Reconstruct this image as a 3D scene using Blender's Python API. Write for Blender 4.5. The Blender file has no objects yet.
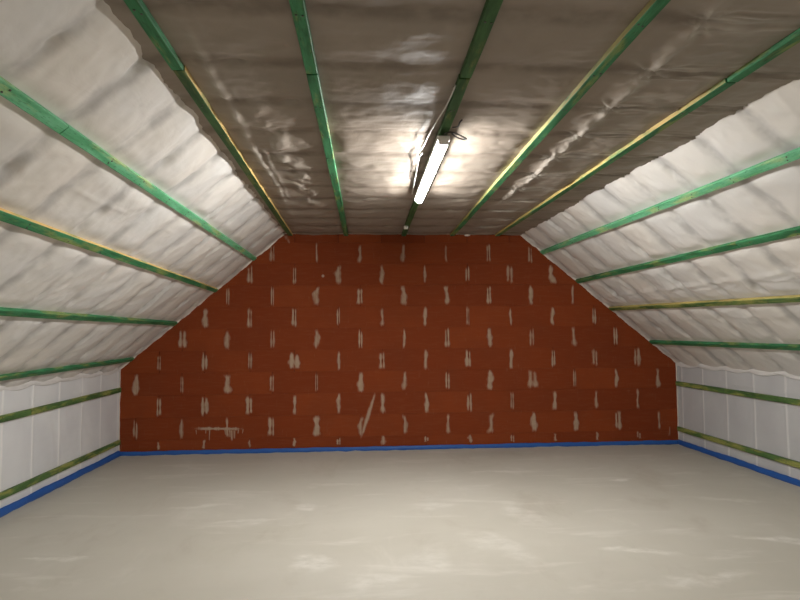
import bpy, bmesh, math, random
import numpy as np
from mathutils import Vector, Matrix
random.seed(4)
SC = bpy.context.scene
COL = SC.collection

# ------------------------------------------------------------------ room data (metres)
YF, YB = -3.0, 6.913            # wall behind the camera, brick gable
XL, XR = -2.684, 3.740          # knee walls
ZE_L, ZE_R = 0.966, 0.960       # eaves
ZC = 2.485                      # flat ceiling
RID_L = -0.875                  # left ridge line
def rid_r(y): return 1.895 + .022*(YB - np.maximum(y, 1.0))
RAFT, R0 = .43, 2.07            # rafter spacing and one rafter position
BT, BW = .026, .050             # batten thickness and width

# ------------------------------------------------------------------ numpy noise
def _hash(ix, iy, seed):
    h = (ix*374761393 + iy*668265263 + seed*1442695041) & 0xFFFFFFFF
    h = ((h ^ (h >> 13))*1274126177) & 0xFFFFFFFF
    h = h ^ (h >> 16)
    return (h & 0xFFFFFF)/float(0xFFFFFF)
def vnoise(x, y, seed=0):       # smooth noise in -1..1
    x, y = np.broadcast_arrays(np.asarray(x, float), np.asarray(y, float))
    ix = np.floor(x).astype(np.int64); iy = np.floor(y).astype(np.int64)
    fx, fy = x-ix, y-iy
    def g(a, b):
        t = _hash(a, b, seed)*2*math.pi
        return np.cos(t), np.sin(t)
    u = fx*fx*fx*(fx*(fx*6-15)+10); v = fy*fy*fy*(fy*(fy*6-15)+10)
    def d(a, b):
        c, s = g(ix+a, iy+b)
        return c*(fx-a)+s*(fy-b)
    return ((d(0,0)*(1-u)+d(1,0)*u)*(1-v)+(d(0,1)*(1-u)+d(1,1)*u)*v)*1.5
def fbm(x, y, seed=0, n=3):
    o, a = 0, 1.
    for k in range(n):
        o = o + a*vnoise(x*2**k, y*2**k, seed+k*17); a *= .5
    return o
def ridged(x, y, seed=0):
    return np.clip(1-np.abs(vnoise(x, y, seed))*2.2, 0, 1)**2

# ------------------------------------------------------------------ material helpers
def mat(name):
    m = bpy.data.materials.new(name); m.use_nodes = True
    nt = m.node_tree; b = nt.nodes['Principled BSDF']
    return m, nt, b
def N(nt, t, **kw):
    n = nt.nodes.new(t)
    for k, v in kw.items(): setattr(n, k, v)
    return n
def S(nt, sock, v):
    if hasattr(v, 'is_linked') or isinstance(v, bpy.types.NodeSocket): nt.links.new(v, sock)
    else: sock.default_value = v
def math_(nt, op, a, b=0., c=0., clamp=False):
    n = N(nt, 'ShaderNodeMath', operation=op, use_clamp=clamp)
    S(nt, n.inputs[0], a); S(nt, n.inputs[1], b); S(nt, n.inputs[2], c)
    return n.outputs[0]
def mixc(nt, f, a, b):
    n = N(nt, 'ShaderNodeMix', data_type='RGBA')
    S(nt, n.inputs[0], f)
    S(nt, n.inputs[6], a if not isinstance(a, tuple) else (*a, 1)[:4])
    S(nt, n.inputs[7], b if not isinstance(b, tuple) else (*b, 1)[:4])
    return n.outputs[2]
def coord(nt, scale=(1,1,1), loc=(0,0,0), rnd=False, rot=(0,0,0)):
    tc = N(nt, 'ShaderNodeTexCoord'); mp = N(nt, 'ShaderNodeMapping')
    mp.inputs['Scale'].default_value = scale; mp.inputs['Location'].default_value = loc
    mp.inputs['Rotation'].default_value = rot
    nt.links.new(tc.outputs['Object'], mp.inputs['Vector'])
    if rnd:
        oi = N(nt, 'ShaderNodeObjectInfo')
        cm = N(nt, 'ShaderNodeCombineXYZ')
        r = math_(nt, 'MULTIPLY', oi.outputs['Random'], 37.)
        for i in range(3): nt.links.new(r, cm.inputs[i])
        nt.links.new(cm.outputs[0], mp.inputs['Location'])
    return mp.outputs[0]
def noise(nt, vec, scale=1., detail=3., rough=.5, dist=0.):
    n = N(nt, 'ShaderNodeTexNoise')
    n.inputs['Scale'].default_value = scale; n.inputs['Detail'].default_value = detail
    n.inputs['Roughness'].default_value = rough; n.inputs['Distortion'].default_value = dist
    nt.links.new(vec, n.inputs['Vector']); return n.outputs['Fac']
def ss(nt, v, lo, hi):
    n = N(nt, 'ShaderNodeMapRange', interpolation_type='SMOOTHSTEP')
    S(nt, n.inputs[0], v); n.inputs[1].default_value = lo; n.inputs[2].default_value = hi
    return n.outputs[0]
def bump(nt, b, h, strength, dist):
    n = N(nt, 'ShaderNodeBump'); n.inputs['Strength'].default_value = strength
    n.inputs['Distance'].default_value = dist
    nt.links.new(h, n.inputs['Height']); nt.links.new(n.outputs[0], b.inputs['Normal'])

# film on slopes and ceiling
def film_mat(name, col, col2, wood, band, rough=.36, spec=.5, bstr=.35, bsc=7.):
    m, nt, b = mat(name)
    v = coord(nt)
    n1 = noise(nt, v, 1.6, 3.)
    c = mixc(nt, ss(nt, n1, .3, .7), col, col2)
    # the rafters behind show through where the film touches them
    sep = N(nt, 'ShaderNodeSeparateXYZ'); nt.links.new(v, sep.inputs[0])
    nw = noise(nt, coord(nt, (3., 1.2, 3.)), 1.7, 4., .6)
    yy = math_(nt, 'MULTIPLY_ADD', math_(nt, 'SUBTRACT', nw, .5), .10, sep.outputs['Y'])
    ph = math_(nt, 'FRACT', math_(nt, 'DIVIDE', math_(nt, 'ADD', yy, -R0+RAFT*20.5), RAFT))
    d = math_(nt, 'MULTIPLY', math_(nt, 'ABSOLUTE', math_(nt, 'SUBTRACT', ph, .5)), RAFT)
    n5 = noise(nt, coord(nt, (4., 4., 4.)), 1.3, 3., .6)
    f = math_(nt, 'MULTIPLY', ss(nt, d, .085, .012), math_(nt, 'MULTIPLY', ss(nt, n5, .25, .62), band))
    c = mixc(nt, f, c, wood)
    pale = N(nt, 'ShaderNodeAttribute', attribute_name='doubled')      # lapped, doubled film is paler
    c = mixc(nt, pale.outputs['Fac'], c, (.62,.57,.51))
    S(nt, b.inputs['Base Color'], c)
    b.inputs['Roughness'].default_value = rough
    b.inputs['Specular IOR Level'].default_value = spec
    n2 = noise(nt, coord(nt, (1.0, .55, 1.)), bsc, 4., .55, .6)
    bump(nt, b, n2, bstr, .012)
    return m
M_FILM = film_mat('vapour_film', (.68,.635,.58), (.645,.625,.60), (.36,.345,.33), .75, .42, .45, .34)
M_CEIL = film_mat('shaded_ceiling_film', (.30,.25,.205), (.265,.225,.185), (.145,.115,.09), .75, .5, .28, .30)  # same film as the slopes, coloured darker to stand in for shade

# knee wall film: stud lines show through as paler upright lines
def knee_mat(off, g=1.):
    m, nt, b = mat('knee_wall_film')
    v = coord(nt)
    sep = N(nt, 'ShaderNodeSeparateXYZ'); nt.links.new(v, sep.inputs[0])
    ph = math_(nt, 'FRACT', math_(nt, 'DIVIDE', math_(nt, 'ADD', sep.outputs['Y'], -R0-off+RAFT*20.5), RAFT))
    d = math_(nt, 'MULTIPLY', math_(nt, 'ABSOLUTE', math_(nt, 'SUBTRACT', ph, .5)), RAFT)
    line = math_(nt, 'SUBTRACT', 1., ss(nt, d, .006, .020))
    n1 = noise(nt, v, 2.2, 3.)
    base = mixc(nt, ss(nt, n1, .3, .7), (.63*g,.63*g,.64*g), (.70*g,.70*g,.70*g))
    S(nt, b.inputs['Base Color'], mixc(nt, math_(nt, 'MULTIPLY', line, .75), base, (.82*g**.6,.81*g**.6,.79*g**.6)))
    b.inputs['Roughness'].default_value = .4
    bump(nt, b, noise(nt, coord(nt, (1,.6,1.6)), 6., 3., .5, .4), .18, .01)
    return m
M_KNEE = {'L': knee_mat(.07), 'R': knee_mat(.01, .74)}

# brick gable
def brick_mat():
    m, nt, b = mat('clay_block')
    at = N(nt, 'ShaderNodeAttribute', attribute_name='tone')
    cv = N(nt, 'ShaderNodeAttribute', attribute_name='mortar')
    v = coord(nt)
    n1 = noise(nt, v, 3., 4., .6)
    n2 = noise(nt, coord(nt, (1,1,9)), 7., 4., .6)
    c = mixc(nt, at.outputs['Fac'], (.182,.033,.0075), (.226,.0445,.0100))
    c = mixc(nt, math_(nt, 'MULTIPLY', ss(nt, n1, .35, .75), .45), c, (.165,.036,.011))
    c = mixc(nt, math_(nt, 'MULTIPLY', ss(nt, n2, .45, .75), .25), c, (.24,.075,.032))
    n3 = noise(nt, coord(nt, (1.6,1,.30)), 30., 4., .65)
    e = math_(nt, 'ADD', cv.outputs['Fac'], math_(nt, 'MULTIPLY', math_(nt, 'SUBTRACT', n3, .5), 1.1))
    f = ss(nt, e, .10, 1.0)
    n4 = noise(nt, v, 20., 2.)
    mc = mixc(nt, n4, (.36,.27,.18), (.52,.43,.32))
    S(nt, b.inputs['Base Color'], mixc(nt, math_(nt, 'MULTIPLY', f, .74), c, mc))
    b.inputs['Roughness'].default_value = .8
    b.inputs['Specular IOR Level'].default_value = .15
    bump(nt, b, noise(nt, v, 55., 3., .6), .18, .004)
    return m
M_BRICK = brick_mat()
def flat_mat(name, col, rough=.6, spec=.4, var=.12, sc=14., bstr=.1, emis=None, es=0.):
    m, nt, b = mat(name)
    n1 = noise(nt, coord(nt), sc, 3.)
    lo = tuple(c*(1-var) for c in col); hi = tuple(min(1, c*(1+var)) for c in col)
    S(nt, b.inputs['Base Color'], mixc(nt, n1, lo, hi))
    b.inputs['Roughness'].default_value = rough; b.inputs['Specular IOR Level'].default_value = spec
    if bstr: bump(nt, b, n1, bstr, .004)
    if emis:
        b.inputs['Emission Color'].default_value = (*emis, 1); b.inputs['Emission Strength'].default_value = es
    return m
M_BED = flat_mat('thin_bed_joint', (.13,.027,.008), .8, .15)
M_EDGE = flat_mat('film_edge', (.68,.62,.55), .4, .5, .1, 30.)
M_KLAP = flat_mat('film_lap', (.68,.66,.64), .38, .5, .06, 9.)
M_WHITE = flat_mat('white_plastic', (.78,.77,.74), .35, .5, .03)
M_GREY = flat_mat('grey_plastic', (.42,.42,.41), .45, .4, .05)
M_BLACK = flat_mat('black_rubber', (.02,.02,.02), .5, .4, .1)
M_SCREW = flat_mat('dark_steel', (.05,.048,.04), .4, .5, .1)
M_GLOW = flat_mat('lit_diffuser', (.85,.85,.82), .3, .4, .0, 5., 0, (1., .995, .975), 262.)
M_CABLE = flat_mat('pale_cable', (.62,.60,.56), .35, .5, .05)

def blue_mat():
    m, nt, b = mat('blue_edge_foam')
    v = coord(nt)
    n1 = noise(nt, v, 9., 4., .6); n2 = noise(nt, v, 26., 4., .7)
    c = mixc(nt, n1, (.009,.068,.28), (.016,.105,.38))
    c = mixc(nt, math_(nt, 'MULTIPLY', ss(nt, n2, .66, .76), .45), c, (.33,.36,.40))
    S(nt, b.inputs['Base Color'], c); b.inputs['Roughness'].default_value = .5
    bump(nt, b, n1, .3, .01)
    return m
M_BLUE = blue_mat()

def batten_mat(name, g1, g2, wear, yellow):
    m, nt, b = mat(name)
    at = N(nt, 'ShaderNodeAttribute', attribute_name='raw')
    v = coord(nt, (1.2, 9., 9.), rnd=True); v2 = coord(nt, (1.,5.,5.), rnd=True)
    n1 = noise(nt, v, 2.6, 5., .65, .4); n2 = noise(nt, v2, 3.1, 4., .62); n3 = noise(nt, v, 22., 3.)
    c = mixc(nt, ss(nt, n1, .3, .7), g1, g2)
    c = mixc(nt, math_(nt, 'MULTIPLY', ss(nt, n2, .60-wear, .78-wear), .75), c, yellow)
    c = mixc(nt, math_(nt, 'MULTIPLY', ss(nt, n3, .56, .70), .55), c, (.02,.05,.02))
    rawc = mixc(nt, n1, (.62,.34,.13), (.58,.48,.16))
    S(nt, b.inputs['Base Color'], mixc(nt, math_(nt, 'MULTIPLY', at.outputs['Fac'], ss(nt, n2, .22, .5)), c, rawc))
    b.inputs['Roughness'].default_value = .62; b.inputs['Specular IOR Level'].default_value = .3
    bump(nt, b, n1, .25, .004)
    return m
M_BAT = batten_mat('green_stained_wood', (.014,.095,.032), (.050,.240,.100), .11, (.26,.29,.085))
M_BATP = batten_mat('pale_green_stained_wood', (.070,.300,.130), (.170,.480,.270), .10, (.42,.48,.20))
M_BATO = batten_mat('shaded_olive_stained_wood', (.022,.070,.020), (.055,.140,.045), .06, (.17,.18,.055))  # olive stain, darkened further to stand in for shade under the ceiling
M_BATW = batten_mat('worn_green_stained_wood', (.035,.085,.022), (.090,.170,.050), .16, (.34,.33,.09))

def floor_mat():
    m, nt, b = mat('screed')
    v = coord(nt)
    n1 = noise(nt, v, .55, 4., .6); n2 = noise(nt, coord(nt, (.7,2.6,1), rot=(0,0,.12)), 1.5, 5., .62, .5)
    n3 = noise(nt, coord(nt, (1.6,.9,1), rot=(0,0,.5)), 1.2, 5., .65, .4)
    n4 = noise(nt, v, 60., 3.)
    c = mixc(nt, ss(nt, n1, .3, .7), (.425,.395,.335), (.475,.445,.385))
    c = mixc(nt, math_(nt, 'MULTIPLY', ss(nt, n2, .54, .76), .50), c, (.62,.585,.53))
    c = mixc(nt, math_(nt, 'MULTIPLY', ss(nt, n3, .55, .76), .36), c, (.60,.56,.50))
    c = mixc(nt, math_(nt, 'MULTIPLY', ss(nt, n3, .47, .28), .42), c, (.36,.315,.255))
    # scuffs seen in the photograph: pale filler smears, each with its own place and direction
    wob = N(nt, 'ShaderNodeTexNoise'); wob.inputs['Scale'].default_value = 4.; wob.inputs['Detail'].default_value = 4.
    nt.links.new(v, wob.inputs['Vector'])
    sc = N(nt, 'ShaderNodeVectorMath', operation='MULTIPLY_ADD')
    nt.links.new(wob.outputs['Color'], sc.inputs[0]); sc.inputs[1].default_value = (.35,.35,0); nt.links.new(v, sc.inputs[2])
    tot = None
    for x, y, rx, ry, a, k in [(-.395,4.75,.13,.10,.2,.55), (-1.85,3.84,.20,.045,.05,.55), (-1.25,4.83,.22,.05,.1,.4), (1.68,3.61,.26,.06,-.3,.5),
            (2.69,3.73,.30,.07,-.45,.75), (1.175,4.47,.12,.30,.2,.35), (.87,3.80,.14,.34,.5,.32), (2.32,5.32,.14,.05,0,.7), (-.30,3.61,.13,.20,.4,.55),
            (.40,3.59,.16,.24,-.2,.3), (-.80,4.46,.30,.05,.1,.35), (1.3,5.75,.28,.06,0,.45), (-.2,5.4,.3,.07,.1,.3), (.55,4.7,.2,.1,.3,.3), (2.9,4.6,.3,.05,-.3,.35), (1.9,3.2,.3,.08,.2,.45),(.1,3.3,.2,.12,.2,.4)]:
        mp = N(nt, 'ShaderNodeMapping', vector_type='TEXTURE')
        mp.inputs['Location'].default_value = (x+.17, y+.17, 0); mp.inputs['Rotation'].default_value = (0,0,a)
        mp.inputs['Scale'].default_value = (rx, ry, 1)
        nt.links.new(sc.outputs[0], mp.inputs['Vector'])
        ln = N(nt, 'ShaderNodeVectorMath', operation='LENGTH'); nt.links.new(mp.outputs[0], ln.inputs[0])
        s = math_(nt, 'MULTIPLY', ss(nt, ln.outputs['Value'], 1.2, .35), k)
        tot = s if tot is None else math_(nt, 'MAXIMUM', tot, s)
    nb = noise(nt, coord(nt, (1,1.6,1), rot=(0,0,.2)), 7., 5., .7)
    c = mixc(nt, math_(nt, 'MULTIPLY', tot, ss(nt, nb, .22, .75)), c, (.74,.71,.66))
    S(nt, b.inputs['Base Color'], c)
    b.inputs['Roughness'].default_value = .6; b.inputs['Specular IOR Level'].default_value = .35
    h = math_(nt, 'ADD', n2, math_(nt, 'MULTIPLY', n4, .15))
    bump(nt, b, h, .22, .012)
    return m
M_FLOOR = floor_mat()

# ------------------------------------------------------------------ mesh helpers
def link(name, me, parent=None, m=None):
    o = bpy.data.objects.new(name, me); COL.objects.link(o)
    if parent: o.parent = parent
    if m:
        for q in (m if isinstance(m, (list, tuple)) else [m]): me.materials.append(q)
    return o
def obj(name, bm, m, parent=None, smooth=False):
    me = bpy.data.meshes.new(name); bmesh.ops.recalc_face_normals(bm, faces=bm.faces[:]); bm.to_mesh(me); bm.free()
    o = link(name, me, parent, m)
    if smooth:
        for p in me.polygons: p.use_smooth = True
    return o
def tag(o, label, cat, group=None):
    o['label'] = label; o['category'] = cat
    if group: o['group'] = group
    return o
def structure(o, label=None, cat=None):
    o['kind'] = 'structure'
    if label: o['label'] = label
    if cat: o['category'] = cat
    return o
def grid_mesh(name, P, m, flip=False):
    n, k = P.shape[:2]
    idx = np.arange(n*k).reshape(n, k)
    f = np.stack([idx[:-1,:-1], idx[1:,:-1], idx[1:,1:], idx[:-1,1:]], -1).reshape(-1, 4)
    if flip: f = f[:, ::-1]
    me = bpy.data.meshes.new(name)
    me.from_pydata(P.reshape(-1,3).tolist(), [], f.tolist()); me.update()
    me.polygons.foreach_set('use_smooth', [True]*len(me.polygons))
    return link(name, me, None, m)
def box(bm, c, s, bev=0.):
    r = bmesh.ops.create_cube(bm, size=1., matrix=Matrix.Translation(c) @ Matrix.Diagonal((*s, 1)))
    if bev:
        ed = {e for v in r['verts'] for e in v.link_edges}
        bmesh.ops.bevel(bm, geom=list(ed), offset=bev, segments=2, affect='EDGES', profile=.5)
def ygrid(ystart, yend, fine=.0125, coarse=.04, split=1.6):
    a = np.arange(ystart, split, coarse); b = np.arange(split, yend, fine)
    return np.concatenate([a, b, [yend]])

# ------------------------------------------------------------------ quilted film
def quilt(U, Y, battens, seed, amp=.013, dimp=40):
    """height of the film off the rafters: bulges between rafters, held back along battens"""
    ph = (Y - R0)/RAFT; bay = np.floor(ph); fr = ph - bay
    wob = .03*vnoise(U*3, Y*1.5, seed+5)
    fr2 = np.clip(fr + wob, 0, 1)
    prof = 1 - np.abs(2*fr2-1)**2.0
    var = .75 + .55*vnoise(bay*.73+.2, U*1.6+seed, seed)
    h = amp*prof*np.clip(var, .25, 1.3)
    h = h + .0045*fbm(U*2.3, Y*2.6, seed+1) + .0042*fbm(U*7, Y*9, seed+2)
    # creases along the slope between rafters, short folds
    h = h + .0030*ridged(U*4.5, Y*13, seed+3)*np.clip(vnoise(U*1.1, Y*1.3, seed+4)+.25, 0, 1)
    dist = np.full_like(U, 9.)
    for bx in battens: dist = np.minimum(dist, np.abs(U - bx(Y)))
    # pleats running out from the battens
    h = h + .0045*np.exp(-np.maximum(dist-.02, 0)/.05)*vnoise(U*2, Y*21, seed+6)
    rng = random.Random(seed)
    for k in range(dimp):                         # staples pull the film in at the rafters
        yy = R0 + RAFT*rng.randint(-2, 11) + rng.uniform(-.02, .03); uu = rng.uniform(U.min(), U.max())
        r2 = ((U-uu)/.045)**2 + ((Y-yy)/.028)**2
        h = h - .014*np.exp(-r2)
        h = h + .005*np.exp(-(((U-uu-.03)/.08)**2 + ((Y-yy-.05)/.03)**2))
    hold = 1 - np.exp(-(np.maximum(dist-.022, 0)/.055)**2)
    return np.minimum(np.maximum(h, -.012)*(.12+.88*hold), .040)

# battens: (u at y0, y0, u at y1, y1) ; u = x on ceiling, u = distance up from the eave on slopes
def lin(u0, y0, u1, y1): return lambda y: u0 + (u1-u0)*(np.asarray(y)-y0)/(y1-y0)
CB = {'A': lin(-.765,2.007,-.80,6.79), 'B': lin(-.211,1.979,-.164,6.781), 'C': lin(.463,1.945,.508,6.635), 'D': lin(1.034,1.916,1.074,6.764), 'E': lin(1.695,2.147,1.613,6.687)}
LB = [lin(1.910,2.044,1.922,6.788), lin(1.43,2.696,1.366,6.778), lin(.813,3.534,.784,6.716), lin(.130,4.463,.167,6.742)]
RB = [lin(1.978,2.851,2.061,6.763), lin(1.491,3.349,1.527,6.779), lin(.932,3.92,1.01,6.704), lin(.38,4.487,.392,6.778)]

def build_ceiling():
    xs = np.arange(RID_L-.05, 2.16, .0125); ys = ygrid(YF-.02, YB+.004)
    X, Y = np.meshgrid(xs, ys, indexing='ij')
    h = quilt(X, Y, list(CB.values()), 3, .018, 26)
    # crinkled overlap between the first two battens (two loose ridges)
    c1 = -.640 + .022*vnoise(Y*1.2, 0*Y, 91) + .006*vnoise(Y*7, 0*Y, 90)
    c2 = -.50 + .08*np.clip((Y-3.3)/1.6, -.5, 1.) + .03*vnoise(Y*1.7, 0*Y, 92)
    on = np.clip((Y-2.2)/.5, .2, 1)*np.clip((5.5-Y)/.6, .1, 1)
    m1 = on*np.exp(-((X-c1)/.016)**2)*(.35+.9*ridged(X*3, Y*3.5, 93)); m1b = on*np.exp(-((X-c1-.045-.02*vnoise(Y*3, 0*Y, 89))/.011)**2)*np.clip(.2+1.4*vnoise(X*2, Y*2.2, 88), 0, 1)
    h = h + .013*m1 + .009*m1b
    m2 = on*np.exp(-((X-c2)/.055)**2)*np.clip((Y-2.9)/.4, 0, 1)
    h = h + .020*m2*np.clip(.2+1.6*vnoise(X*9+Y*3, Y*5.0-X*4, 94), 0, 1.2) + .006*m2*ridged(X*16, Y*11, 87)
    # knotted seam between the last two battens
    c3 = 1.268 - .03*np.clip((Y-4.2)/.8, 0, 1) + .012*vnoise(Y*2.5, 0*Y, 95)
    on = np.clip((Y-1.6)/.8, .35, 1)*np.clip((5.3-Y)/.5, .0, 1)
    fr = np.abs(((Y-R0)/RAFT+.5) % 1 - .5)*RAFT
    wd = .012+.13*np.minimum(fr, .16)
    m3 = on*np.exp(-((X-c3)/wd)**2)
    h = h + .013*m3*(.4+.8*ridged(X*14, Y*5, 96)) + .007*m3*ridged(X*34+Y*4, Y*7, 86)
    th = np.arctan2(((Y-R0)/RAFT+.5) % 1 - .5, (X-c3)/RAFT); rr = np.hypot(((Y-R0)/RAFT+.5) % 1 - .5, (X-c3)/RAFT)*RAFT
    star = np.clip(np.cos(th*7+vnoise(np.floor((Y-R0)/RAFT+.5)*.77, 0*Y, 85)*5), 0, 1)**3       # folds fanning out of each knot
    h = h + on*.016*star*np.exp(-(rr/.11)**2)*np.clip(rr/.03, 0, 1)
    # streaks fanning out of the seam along the rafters
    far = np.clip((X-1.2)/.1, 0, 1)
    h = h + far*.012*np.exp(-((fr-.03)/.05)**2)*ridged(X*1.7, Y*30, 98)
    pale = np.clip(.55*m1+.40*m1b + .28*m2*np.clip(.3+vnoise(X*9+Y*3, Y*5.0-X*4, 94), 0, 1)+.60*m3*(.35+.65*ridged(X*20, Y*3, 84)) + .55*on*star*np.exp(-(rr/.10)**2)*np.clip(rr/.02,0,1)
        + .60*far*np.exp(-((fr-.03)/.05)**2)*ridged(X*1.4, Y*26, 98)*np.clip(1.5-(X-1.25)*1.5, 0, 1), 0, .75)
    D_ = np.abs(X - CB['D'](Y))                # short pleats on the lamp side of the fourth batten
    h = h + .004*np.exp(-((X-CB['D'](Y)+.09)/.07)**2)*vnoise(X*3, Y*26, 99)*(X < CB['D'](Y))
    for b in CB.values():
        q = np.abs(X-b(Y)); h = np.where(q < .04, np.minimum(h, .002+.3*h), h)
    h = np.minimum(h, .034)
    o = grid_mesh('ceiling', np.stack([X, Y, ZC-h], -1), M_CEIL)
    at = o.data.attributes.new('doubled', 'FLOAT', 'POINT'); at.data.foreach_set('value', pale.ravel())
    structure(o, 'flat ceiling of translucent film, colour darkened for shade, with crinkled seams', 'ceiling')

def slope_frame(side, y):
    if side == 'L':
        e = np.stack([np.full_like(y, XL), np.full_like(y, ZE_L)], -1); r = np.stack([np.full_like(y, RID_L), np.full_like(y, ZC)], -1)
    else:
        e = np.stack([np.full_like(y, XR), np.full_like(y, ZE_R)], -1); r = np.stack([rid_r(y), np.full_like(y, ZC)], -1)
    d = r-e; L = np.linalg.norm(d, axis=-1, keepdims=True); d = d/L
    n = np.stack([np.abs(d[...,1])*(1 if side == 'L' else -1), -np.abs(d[...,0])], -1)
    return e, d, n, L[...,0]
def slope_pt(side, u, y, h):
    y = np.asarray(y, float); u = np.asarray(u, float); h = np.asarray(h, float)
    e, d, n, L = slope_frame(side, y)
    q = e + d*u[...,None] + n*h[...,None]
    return np.stack([q[...,0], y, q[...,1]], -1)
def build_slope(side):
    us = np.arange(-.02, 2.42, .0125); ys = ygrid(YF-.02, YB+.004)
    U, Y = np.meshgrid(us, ys, indexing='ij')
    L = slope_frame(side, Y)[3]
    U = np.minimum(U, L+.02) if side == 'L' else np.minimum(U, L+.02)
    bs = LB if side == 'L' else RB
    h = quilt(U, Y, bs, 21 if side == 'L' else 47, .027, 90)
    if side == 'R':                             # lapped sheet edge above the third batten
        c = lin(1.165,3.67,1.205,5.8)(Y) + .012*vnoise(Y*2, 0*Y, 71)
        h = h + .012*np.exp(-((U-c)/.028)**2)*(.5+.6*ridged(U*8, Y*4, 72)) + .007*np.exp(-((U-c+.06)/.03)**2)*ridged(U*16, Y*5, 73)
        c = lin(.74,4.,.76,5.8)(Y)
        h = h + .006*np.exp(-((U-c)/.025)**2)*ridged(U*14, Y*3, 74)
    else:
        c = lin(1.66,2.2,1.72,4.)(Y)
        h = h + .005*np.exp(-((U-c)/.012)**2)*ridged(U*4, Y*1.4, 75)
    for b in bs:
        q = np.abs(U-b(Y)); h = np.where(q < .034, np.minimum(h, .002+.25*h), h)
    P = slope_pt(side, U, Y, h)
    o = grid_mesh('ceiling_left' if side == 'L' else 'ceiling_right', P, M_FILM, side == 'R')
    structure(o, 'sloping roof side of pale quilted film, %s of the room' % ('left' if side == 'L' else 'right'), 'sloped ceiling')

def build_knee(side):
    zs = np.arange(-.01, .985, .0125); ys = ygrid(YF-.02, YB+.004, .0125, .05, 3.5)
    Z, Y = np.meshgrid(zs, ys, indexing='ij')
    off = .07 if side == 'L' else .01
    ph = ((Y-R0-off)/RAFT) % 1
    stud = np.exp(-((np.abs(ph-.0)*RAFT)/.016)**2) + np.exp(-((np.abs(ph-1.)*RAFT)/.016)**2)
    h = .004*stud + .004*fbm(Y*2.2, Z*2.2, 31 if side == 'L' else 33) + .003*ridged(Y*5, Z*1.6, 35)*.6
    h = h + .003*vnoise(np.floor((Y-R0-.07)/RAFT)*.71, 0*Y, 9)
    for zb in (.722, .155): h = np.where(np.abs(Z-zb) < .045, np.minimum(h, .001), h)
    X = XL + h if side == 'L' else XR - h
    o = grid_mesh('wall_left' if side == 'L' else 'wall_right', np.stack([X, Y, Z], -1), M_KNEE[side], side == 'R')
    structure(o, 'low knee wall of grey-white film with pale upright stud lines, %s side' % ('left' if side == 'L' else 'right'), 'wall')

def build_lap(side):                            # lower edge of the slope film lapping over the knee wall
    ys = ygrid(YF, YB-.002, .0125, .05, 3.5); k = 9
    ph = ((ys-R0-.07)/RAFT) % 1
    hang = .034 + .018*np.abs(np.sin(np.pi*ph)) + .014*vnoise(ys*3, 0*ys, 41 if side == 'L' else 43)
    T = np.linspace(0, 1, k)[:,None]
    Yg = np.broadcast_to(ys, (k, len(ys)))
    Z = (ZE_L if side == 'L' else ZE_R) + .010 - (hang+.010)*T
    off = .010 + .005*vnoise(Yg*9, T*2, 44) + .006*T*np.abs(vnoise(Yg*7, T*0, 45)) - .004*T + .004*np.sin(np.pi*T)
    P = []
    for s in (0, 1):
        o_ = off - .0025*s
        X = XL + o_ if side == 'L' else XR - o_
        P.append(np.stack([X, Yg, Z], -1))
    full = np.concatenate([P[0], P[1][::-1]], 0)
    o = grid_mesh('trim_1' if side == 'L' else 'trim_2', full, M_EDGE, side == 'L')
    o.data.materials.clear(); o.data.materials.append(M_KLAP)
    structure(o, 'wavy loose lower edge of the roof film along the %s eave' % ('left' if side == 'L' else 'right'), 'film edge')

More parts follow.
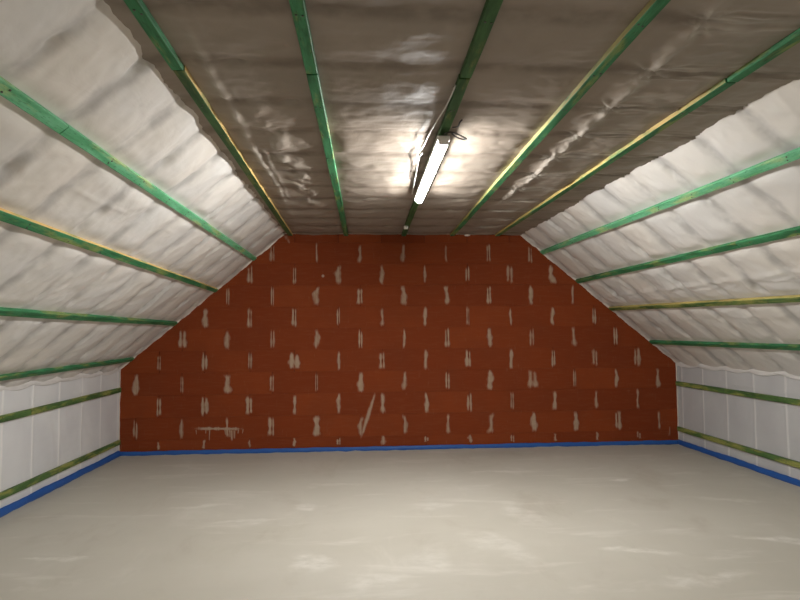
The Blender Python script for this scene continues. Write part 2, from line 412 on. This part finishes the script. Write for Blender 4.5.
# ------------------------------------------------------------------ gable of clay blocks
GABLE = [(XL-.01, -.01), (XR+.01, -.01), (XR+.01, ZE_R+.01), (rid_r(YB)+.01, ZC+.012), (RID_L-.01, ZC+.012), (XL-.01, ZE_L+.01)]
def clip(poly, clipper):
    out = poly
    for i in range(len(clipper)):
        (ax, ay), (bx, by) = clipper[i], clipper[(i+1) % len(clipper)]
        inp, out = out, []
        side = lambda p: (bx-ax)*(p[1]-ay)-(by-ay)*(p[0]-ax)
        for j in range(len(inp)):
            p, q = inp[j-1], inp[j]; sp, sq = side(p), side(q)
            if (sp >= 0) != (sq >= 0):
                t = sp/(sp-sq); out.append((p[0]+t*(q[0]-p[0]), p[1]+t*(q[1]-p[1])))
            if sq >= 0: out.append(q)
        if not out: return []
    return out
def build_gable(name, y, sgn, smears):
    bm = bmesh.new(); tone = bm.faces.layers.float.new('tone_f'); cov = bm.verts.layers.float.new('mortar'); tv = bm.verts.layers.float.new('tone')
    rng = random.Random(11)
    def pt(x, z, d): return bm.verts.new((x, y+sgn*d, z))
    # backing behind the joints
    f = bm.faces.new([pt(x, z, .012) for x, z in GABLE]); f.material_index = 1
    rows = [(.165+.2462*k, .165+.2462*(k+1)) for k in range(-1, 10)]
    joints = []
    for r, (z0, z1) in enumerate(rows):
        par = .25 if r % 2 == 0 else 0.
        for i in range(-7, 9):
            x0 = par + .5*i
            jz = .0012
            jl = .0045
            poly = clip([(x0+jl, z0+jz*.5), (x0+.5-jl, z0+jz*.5), (x0+.5-jl, z1-jz*.5), (x0+jl, z1-jz*.5)], GABLE)
            if len(poly) < 3: continue
            tn = rng.random()**1.3
            sh = rng.uniform(-.0004, .0004)
            fr = [pt(x, z, sh) for x, z in poly]; bk = [pt(x, z, .012) for x, z in poly]
            for v in fr+bk: v[tv] = tn
            bm.faces.new(fr)
            for a in range(len(fr)):
                bm.faces.new([fr[a-1], fr[a], bk[a], bk[a-1]])
            joints.append((x0, z0, z1))
    def inside(x, z):
        for i in range(len(GABLE)):
            (ax, ay), (bx, by) = GABLE[i], GABLE[(i+1) % len(GABLE)]
            if (bx-ax)*(z-ay)-(by-ay)*(x-ax) < .012: return False
        return True
    def smear(p0, p1, wfun, strength, tn=.4, n=16, m=6, th=.003, cfun=None):
        p0, p1 = Vector(p0), Vector(p1); d = p1-p0; q = Vector((-d.y, d.x)).normalized()
        g = []
        for a in range(n+1):
            t = a/n; w = wfun(t); c = p0+d*t+(q*cfun(t) if cfun else q*0); row = []
            for b in range(m+1):
                s = b/m*2-1
                p = c+q*(s*w)
                e = (1-abs(s)**1.6)*min(1, 5*t+.15, 5*(1-t)+.15)
                if not inside(p.x, p.y): row.append(None); continue
                v = pt(p.x, p.y, -.0016-th*e); v[cov] = strength*e; v[tv] = tn; row.append(v)
            g.append(row)
        for a in range(n):
            for b in range(m):
                vs = [g[a][b], g[a+1][b], g[a+1][b+1], g[a][b+1]]
                if None not in vs: bm.faces.new(vs)
    if smears:
        for x0, z0, z1 in joints:
            if not inside(x0, (z0+z1)/2): continue
            ph = [rng.uniform(0, 6.3) for _ in range(3)]
            big = rng.random()
            w0 = .017+.030*big**1.6
            if z0 > 2.0: w0 *= .75
            skew = rng.uniform(-.012, .012); bot = rng.uniform(.3, 1.5)
            wf = lambda t, w0=w0, ph=ph, bot=bot: w0*(.55+.40*math.sin(4*t+ph[0])**2+.2*math.sin(9*t+ph[1])**2)*(1.25-.5*bot*(t-.4))
            a, b_ = rng.uniform(-.01, .01), rng.uniform(-.015, .012)
            zz0 = max(z0+.002, .06)
            k1, k2 = rng.uniform(-1,1), rng.uniform(-1,1)
            cf = lambda t, w0=w0, k1=k1, k2=k2, ph=ph: w0*(0.28*k1*math.sin(4*t+ph[2])+.2*k2*math.sin(9*t+ph[0]))
            st = rng.uniform(.72, 1.1) if z0 < 1.9 else rng.uniform(.5, .85)
            split = rng.random() < .45
            if split:                                # smeared on both sides, the joint itself left open
                g1, g2 = rng.uniform(.5, 1.), rng.uniform(.35, 1.)
                for sg, gg in ((-1, g1), (1, g2)):
                    smear((x0+sg*(.004+w0*.62*gg), zz0+b_*.5+rng.uniform(0,.03)), (x0+sg*(.004+w0*.55*gg), z1-.004+a-rng.uniform(0,.03)), lambda t, gg=gg: wf(t)*.85*gg, st, n=22)
                continue
            smear((x0+skew*.6, zz0+b_*.5), (x0-skew*.3, z1-.004+a), wf, st, cfun=cf, n=22)
            smear((x0+rng.uniform(-.006,.006), zz0+.01), (x0+rng.uniform(-.004,.004), z1-.012+a), lambda t: .0075, 1.05, th=.0045)
        # long horizontal drip patch, a slanted smear and a patched hole
        smear((-1.86,.285), (-1.31,.272), lambda t: .017+.010*math.sin(17*t)**2, 1., n=40)
        for x, l, w in [(-1.84,.06,.009),(-1.73,.05,.010),(-1.69,.13,.010),(-1.52,.07,.012),(-1.47,.10,.018),(-1.42,.12,.018),(-1.37,.06,.012),(-1.45,.14,.02),(-1.32,.06,.009)]:
            smear((x,.275), (x+rng.uniform(-.01,.01),.275-l), lambda t, w=w: w*(1.1-.5*t), .8)
        smear((.170,.665), (-.005,.13), lambda t: .016+.012*math.sin(3*t)**2+.01*t*(1-t), .95, n=30)
        smear((-.86,2.48), (-.80,2.36), lambda t: .05*(1-.8*t), .55)
        smear((-.445,1.994), (-.408,1.994), lambda t: .022*math.sin(math.pi*(t*.9+.05)), 1.2, n=8)
        smear((-2.66,.02), (-2.64,.2), lambda t: .012, .3)
        smear((3.62,.09), (3.63,.22), lambda t: .02*(1.2-t), .55)
    me = bpy.data.meshes.new(name); bm.to_mesh(me); bm.free()
    o = link(name, me, None, [M_BRICK, M_BED])
    return o

# ------------------------------------------------------------------ build shell
build_ceiling()
for s in 'LR': build_slope(s); build_knee(s); build_lap(s)
gab = build_gable('wall_back', YB, 1, True); structure(gab, 'red-brown clay block gable wall with mortar smears in the upright joints', 'wall')
gf = build_gable('wall_front', YF, -1, False); structure(gf, 'clay block gable wall at the near end of the attic', 'wall')

xs = np.concatenate([np.arange(XL-.02, XL+.12, .01), np.arange(XL+.12, XR-.12, .05), np.arange(XR-.12, XR+.021, .01)])
ys = np.concatenate([np.arange(YF-.02, 2, .1), np.arange(2, YB-.12, .03), np.arange(YB-.12, YB+.02, .01)])
X, Y = np.meshgrid(xs, ys, indexing='ij')
Z = .003*fbm(X*1.3, Y*1.3, 51)
dl = np.minimum(np.minimum(X-XL, XR-X), YB-Y)
Z = Z + np.exp(-np.maximum(dl-.01, 0)/.02)*(.004+.010*vnoise(X*9, Y*9, 52))
fl = grid_mesh('floor', np.stack([X, Y, Z], -1), M_FLOOR)
structure(fl, 'bare beige screed floor with pale scuffs', 'floor')

# pale cut edge of the film where it meets the gable: slopes and top
def rake(name, pts, w, label, seed):
    n = 160; P = np.zeros((5, n, 3)); pts = [Vector(p) for p in pts]
    d = pts[1]-pts[0]; nn = Vector((-d.y, d.x)).normalized()
    if nn.y > 0: nn = -nn
    for i in range(n):
        t = i/(n-1); c = pts[0]+d*t
        ww = w*(.75+.5*float(vnoise(t*14, 0, seed))+.25*float(vnoise(t*45, 0, seed+1)))
        ww = max(ww, .003)
        for k, (a, dep) in enumerate([(-.012,.001), (-.012,.007), (ww*.5,.010), (ww,.006), (ww,.001)]):
            q = c+nn*a; P[k, i] = (q.x, YB-dep, q.y)
    o = grid_mesh(name, P, M_EDGE); structure(o, label, 'film edge')
rake('trim_3', [(XL+.005, ZE_L), (RID_L, ZC-.004)], .022, 'pale cut film edge along the left gable slope', 61)
rake('trim_4', [(rid_r(YB), ZC-.004), (XR-.005, ZE_R)], .022, 'pale cut film edge along the right gable slope', 63)
rake('trim_5', [(RID_L, ZC-.001), (float(rid_r(YB)), ZC-.001)], .007, 'thin pale film edge along the top of the block wall', 65)
# upright film edges at the two back corners
for nm, x, s, lab in (('trim_6', XL, 1, 'left'), ('trim_7', XR, -1, 'right')):
    n = 60; P = np.zeros((4, n, 3))
    for i in range(n):
        z = .055+(ZE_L-.055)*i/(n-1); w = .014+.006*float(vnoise(z*8, 0, 66 if s > 0 else 67))
        for k, (a, dep) in enumerate([(.0,.001), (w*.5,.010), (w,.006), (w,.001)]): P[k, i] = (x+s*a, YB-dep, z)
    structure(grid_mesh(nm, P, M_EDGE), 'pale upright film edge in the %s back corner' % lab, 'film edge')

# ------------------------------------------------------------------ battens
sm = bmesh.new(); bmesh.ops.create_cone(sm, cap_ends=True, segments=10, radius1=.0045, radius2=.0042, depth=.004)
SCREW_ME = bpy.data.meshes.new('screw'); sm.to_mesh(SCREW_ME); sm.free(); SCREW_ME.materials.append(M_SCREW)
def batten(p0, p1, normal, label, m, raw=(0, 0), group='green battens', seed=0, screws=True, W=BW, T=BT):
    """p0, p1: centre line of the visible face; normal points into the room; raw: bare wood on the two narrow sides"""
    p0, p1, nz = Vector(p0), Vector(p1), Vector(normal).normalized()
    ax = (p1-p0); L = ax.length; ax.normalize(); ay = nz.cross(ax).normalized(); nz = ax.cross(ay).normalized()
    k = max(4, int(L/.12)); rng = random.Random(seed)
    bm = bmesh.new(); raw_l = bm.faces.layers.float.new('raw')
    c = .0025
    prof = [(-W/2, -T), (W/2, -T), (W/2, -c), (W/2-c, 0), (-W/2+c, 0), (-W/2, -c)]
    rings = []
    for i in range(k+1):
        t = i/k; dy = .0022*float(vnoise(t*L*1.3, seed*3.1, 81)); dz = .0012*float(vnoise(t*L*1.6, seed*2.3, 82))
        dw = .0012*float(vnoise(t*L*5, seed, 83))
        rings.append([bm.verts.new((L*t, yy*(1+dw/W)+dy, zz+(dz if zz > -.02 else 0))) for yy, zz in prof])
    sides = {1: 1, 5: 0}
    for i in range(k):
        for j in range(6):
            f = bm.faces.new([rings[i][j], rings[i][(j+1) % 6], rings[i+1][(j+1) % 6], rings[i+1][j]])
            f[raw_l] = raw[1] if j == 1 else raw[0] if j == 5 else 0.
    bm.faces.new(rings[0][::-1]); bm.faces.new(rings[-1])
    # face attribute -> read in the shader as 'raw'
    o = obj('roof_batten', bm, m)
    o.matrix_world = Matrix.Translation(p0) @ Matrix((ax, ay, nz)).transposed().to_4x4()
    tag(o, label, 'batten', group)
    if screws:
        for q in range(0, 12):
            y = R0+RAFT*q+.012
            t = (y-p0.y)/(p1.y-p0.y)
            if t < .01 or t > .99: continue
            for s in (-1, 1):
                sc = bpy.data.objects.new('screw', SCREW_ME); COL.objects.link(sc); sc.parent = o
                sc.location = (L*t+rng.uniform(-.02,.02), s*.011+rng.uniform(-.005,.005), .0006)
    return o
YE = YB-.008
def cb(key, y0, y1, label, raw=(0,0), m=None, seed=0, dx=0., dz=0.):
    f = CB[key]; z = ZC-BT-.001-dz
    return batten((float(f(y0))+dx, y0, z), (float(f(y1))+dx, y1, z), (0,0,-1), label, m or M_BAT, raw, 'battens under the flat ceiling', seed)
JY = 2.545
cb('A', YF+.01, JY, 'near length of the green batten beside the left ridge, ending at its butt joint', (0,0), None, 1)
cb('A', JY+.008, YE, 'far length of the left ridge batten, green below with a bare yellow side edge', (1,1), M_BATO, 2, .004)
cb('B', YF+.01, JY+.01, 'near length of the second ceiling batten from the left, before its dark joint', (0,0), None, 3)
cb('B', JY+.02, YE, 'far length of the second ceiling batten from the left, bright green edge towards the lamp', (0,0), None, 4, .003, .002)
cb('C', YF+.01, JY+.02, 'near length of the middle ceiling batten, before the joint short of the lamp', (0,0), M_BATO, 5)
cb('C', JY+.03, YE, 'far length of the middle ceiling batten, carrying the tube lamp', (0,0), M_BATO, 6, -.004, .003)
cb('D', YF+.01, YE, 'ceiling batten right of the lamp with a pale bare edge facing it', (.5,.5), None, 7)
cb('E', YF+.01, JY+.01, 'near length of the green batten beside the right ridge, ending at its dark joint', (0,0), None, 8)
cb('E', JY+.02, YE, 'far length of the right ridge batten with a yellow bare side edge', (.8,.8), None, 9, -.003)
def sb(side, f, y0, y1, label, raw=(0,0), m=None, seed=0):
    a = slope_pt(side, f(y0), y0, BT+.001); b = slope_pt(side, f(y1), y1, BT+.001)
    n = slope_frame(side, np.asarray(4.))[2]
    return batten(a, b, (float(n[0]), 0, float(n[1])), label, m or M_BAT, raw, 'battens on the %s slope' % ('left' if side == 'L' else 'right'), seed)
sb('L', LB[0], YF+.01, 2.49, 'near length of the topmost batten on the left slope, light green', (0,0), M_BATP, 11)
sb('L', LB[0], 2.497, YE, 'far length of the topmost batten on the left slope, worn green', (0,0), M_BATP, 12)
sb('L', LB[1], YF+.01, YE, 'second batten down the left slope, green with a bare orange upper edge', (1,1), None, 13)
sb('L', LB[2], YF+.01, YE, 'third batten down the left slope, plain bright green', (0,0), None, 14)
sb('L', LB[3], YF+.01, YE, 'lowest batten on the left slope, dark green just above the wavy film edge', (0,0), None, 15)
sb('R', RB[0], YF+.01, YE, 'topmost batten on the right slope, green with worn yellowish patches', (0,0), M_BATP, 16)
sb('R', RB[1], YF+.01, 3.93, 'near length of the second batten down the right slope, before its notch', (0,0), None, 17)
sb('R', RB[1], 3.936, YE, 'far length of the second batten down the right slope, mid green', (0,0), None, 18)
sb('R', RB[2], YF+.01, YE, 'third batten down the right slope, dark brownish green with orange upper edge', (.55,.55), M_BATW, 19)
sb('R', RB[3], YF+.01, YE, 'lowest batten on the right slope, thin and dark green with a lit top edge', (0,0), None, 20)
def wb(side, z0, z1, y0, y1, label, seed):
    x = XL+BT+.001 if side == 'L' else XR-BT-.001
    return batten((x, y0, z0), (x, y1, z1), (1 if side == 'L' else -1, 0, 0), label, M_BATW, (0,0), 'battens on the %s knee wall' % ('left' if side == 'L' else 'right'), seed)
wb('L', .718, .722, YF+.01, 5.075, 'near length of the upper batten on the left knee wall, blotchy yellow green', 21)
wb('L', .722, .729, 5.082, YE, 'far length of the upper batten on the left knee wall, near the brick corner', 22)
wb('L', .158, .151, YF+.01, YE, 'lower batten on the left knee wall, worn green just above the blue strip', 23)
wb('R', .730, .709, YF+.01, YE, 'upper batten on the right knee wall, dark worn green', 24)
wb('R', .181, .181, YF+.01, YE, 'lower batten on the right knee wall, yellow green above the blue strip', 25)

# ------------------------------------------------------------------ blue edge strips
def strip(p0, p1, inward, label, seed, hgt=.056):
    p0, p1, iw = Vector((*p0, 0)), Vector((*p1, 0)), Vector((*inward, 0))
    n = int((p1-p0).length/.02); P = np.zeros((6, n+1, 3))
    for i in range(n+1):
        t = i/n; s = t*(p1-p0).length
        top = hgt+.006*float(vnoise(s*2.1, 0, seed))+.004*float(vnoise(s*9, 0, seed+1))
        b = .006+.004*float(vnoise(s*3, 1.5, seed+2))
        for k, (d, z) in enumerate([(.001,-.006), (.001,top), (.005+b*.4,top+.001), (.008+b,top*.8), (.008+b*1.2,top*.3), (.010+b*.8,-.006)]):
            q = p0.lerp(p1, t)+iw*d; P[k, i] = (q.x, q.y, z)
    P -= np.array(p0)
    o = grid_mesh('edge_strip', P, M_BLUE); o.location = p0
    bm = bmesh.new(); bm.from_mesh(o.data); bmesh.ops.holes_fill(bm, edges=[e for e in bm.edges if e.is_boundary]); bmesh.ops.recalc_face_normals(bm, faces=bm.faces[:]); bm.to_mesh(o.data); bm.free()
    tag(o, label, 'edge strip', 'blue foam edge strips')
strip((XL+.012, YF+.02), (XL+.012, YB-.022), (1,0), 'blue foam edge strip along the foot of the left knee wall', 101, .060)
strip((XR-.012, YF+.02), (XR-.012, YB-.022), (-1,0), 'blue foam edge strip along the foot of the right knee wall', 105, .056)
strip((XL+.003, YB-.003), (XR-.003, YB-.003), (0,-1), 'blue foam edge strip along the foot of the brick gable', 109, .047)

# ------------------------------------------------------------------ lamp
LX0, LX1, LY0, LY1 = .466, .474, 3.24, 4.80
def tube_lamp(LX0, LX1, LY0, LY1, label):
    lamp = bpy.data.objects.new('tube_lamp', None); COL.objects.link(lamp)
    LZ = ZC-BT-.028
    lamp.location = ((LX0+LX1)/2, (LY0+LY1)/2, LZ); lamp.rotation_euler = (0, 0, -math.atan2(LX1-LX0, LY1-LY0))
    tag(lamp, label, 'lamp', 'tube lamps under the middle batten')
    HL = (LY1-LY0)/2
    bm = bmesh.new(); box(bm, (0,0,-.016), (.073, 2*HL-.03, .029), .004); obj('housing', bm, M_WHITE, lamp)
    def dprof(w, d, n=12):
        return [(-w*math.cos(math.pi*i/n), -.026-d*math.sin(math.pi*i/n)**.75) for i in range(n+1)]
    bm = bmesh.new(); ends = []
    for y in np.linspace(-HL+.022, HL-.006, 24):
        e = 1. if y < HL-.05 else math.sqrt(max(.12, 1-((y-(HL-.05))/.046)**2))
        ends.append([bm.verts.new((x*e, y, -.026+(z+.026)*e)) for x, z in dprof(.0285, .036)])
    for a, b in zip(ends[:-1], ends[1:]):
        for j in range(len(a)-1): bm.faces.new([a[j], a[j+1], b[j+1], b[j]])
        bm.faces.new([a[-1], a[0], b[0], b[-1]])
    bm.faces.new(ends[0][::-1]); bm.faces.new(ends[-1])
    obj('diffuser', bm, M_GLOW, lamp, True)['label'] = 'glowing white diffuser'
    bm = bmesh.new(); box(bm, (0,-HL+.012,-.030), (.060,.014,.052), .005); obj('end_cap', bm, M_WHITE, lamp)
    bm = bmesh.new(); box(bm, (0,HL-.006,-.016), (.056,.014,.028), .005); obj('end_cap', bm, M_WHITE, lamp)
    for y in (-HL+.35, HL-.35):
        bm = bmesh.new(); box(bm, (0,y,.010), (.030,.030,.036), .003); obj('mounting_clip', bm, M_GREY, lamp)
tube_lamp(LX0, LX1, LY0, LY1, 'lit white tube lamp fixed under the middle ceiling batten')
tube_lamp(.452, .456, -2.30, -.74, 'lit white tube lamp added at the near end of the middle batten, out of view')  # unseen lamp added to brighten the near end of the room

def tube(name, pts, r, m, parent=None):
    cu = bpy.data.curves.new(name, 'CURVE'); cu.dimensions = '3D'; cu.bevel_depth = r; cu.bevel_resolution = 3
    sp = cu.splines.new('NURBS'); sp.points.add(len(pts)-1); sp.order_u = 3; sp.use_endpoint_u = True; sp.resolution_u = 8
    for p, q in zip(sp.points, pts): p.co = (*q, 1)
    t = bpy.data.objects.new(name, cu); COL.objects.link(t)
    me = bpy.data.meshes.new_from_object(t.evaluated_get(bpy.context.evaluated_depsgraph_get()))
    bpy.data.objects.remove(t); bpy.data.curves.remove(cu)
    me.materials.clear(); o = link(name, me, parent, m)
    for p in me.polygons: p.use_smooth = True
    return o
c = tube('lamp_cable', [(.472,3.255,2.437), (.475,3.225,2.432), (.50,3.215,2.438), (.545,3.265,2.442), (.600,3.345,2.448), (.622,3.385,2.452), (.600,3.40,2.455), (.55,3.36,2.456), (.52,3.30,2.457)], .0045, M_BLACK)
tag(c, 'black cable looping out of the near end of the tube lamp', 'cable')
c = tube('lamp_cable', [(.505,3.18,2.450), (.520,3.17,2.446), (.532,3.14,2.444), (.528,3.085,2.446), (.536,3.06,2.448)], .0042, M_BLACK)
tag(c, 'short black cable stub sticking up beside the middle batten, near the lamp', 'cable')
c = tube('power_cable', [(.432,2.62,2.447), (.428,2.80,2.440), (.405,3.02,2.436), (.385,3.25,2.440), (.380,3.45,2.436), (.362,3.56,2.430), (.352,3.63,2.432), (.366,3.70,2.436), (.385,3.66,2.438),
    (.380,3.58,2.436), (.372,3.75,2.438), (.385,3.95,2.442), (.395,4.2,2.440), (.41,4.5,2.444), (.42,4.75,2.448)], .0032, M_CABLE)
tag(c, 'thin pale cable hanging loose along the left of the middle batten', 'cable')
bx_ = bpy.data.objects.new('junction_box', None); COL.objects.link(bx_); bx_.location = (.482, 6.235, ZC-BT-.004)
tag(bx_, 'small white junction box at the far end of the middle batten', 'junction box')
bm = bmesh.new(); box(bm, (0,0,-.016), (.046,.05,.032), .005); obj('box_body', bm, M_WHITE, bx_)
bm = bmesh.new(); box(bm, (0,-.028,-.016), (.014,.012,.014), .003); obj('cable_gland', bm, M_GREY, bx_)
bm = bmesh.new()
r = bmesh.ops.create_icosphere(bm, subdivisions=3, radius=1.)
for v in r['verts']:
    k = 1+.35*float(vnoise(v.co.x*2+v.co.z, v.co.y*2, 7)); v.co = Vector((v.co.x*.032*k, v.co.y*.012*k, v.co.z*.012*k))
o = obj('film_scrap', bm, M_EDGE, None, True); o.location = (1.255, YB-.014, 2.468); tag(o, 'small white scrap of film stuck at the top of the brick gable', 'film scrap')

# ------------------------------------------------------------------ camera, world
cam = bpy.data.cameras.new('camera'); cam.sensor_width = 36.; cam.lens = 27.; cam.clip_start = .05
co = bpy.data.objects.new('camera', cam); COL.objects.link(co)
R_ = Vector((.99780774,-.0656237,-.00855831)); U_ = Vector((.00499603,-.05425653,.99851453)); F_ = Vector((.06599056,.99636828,.05380973))
co.matrix_world = Matrix.Translation((0,0,1.34)) @ Matrix((R_, U_, -F_)).transposed().to_4x4()
SC.camera = co
w = bpy.data.worlds.new('world'); SC.world = w; w.use_nodes = True
w.node_tree.nodes['Background'].inputs[0].default_value = (0,0,0,1)
vs = SC.view_settings; SC.display_settings.display_device = 'sRGB'
vs.view_transform = 'Standard'; vs.look = 'None'; vs.gamma = 1.; vs.use_curve_mapping = False; vs.exposure = 0.
SC.cycles.max_bounces = 12; SC.cycles.diffuse_bounces = 8
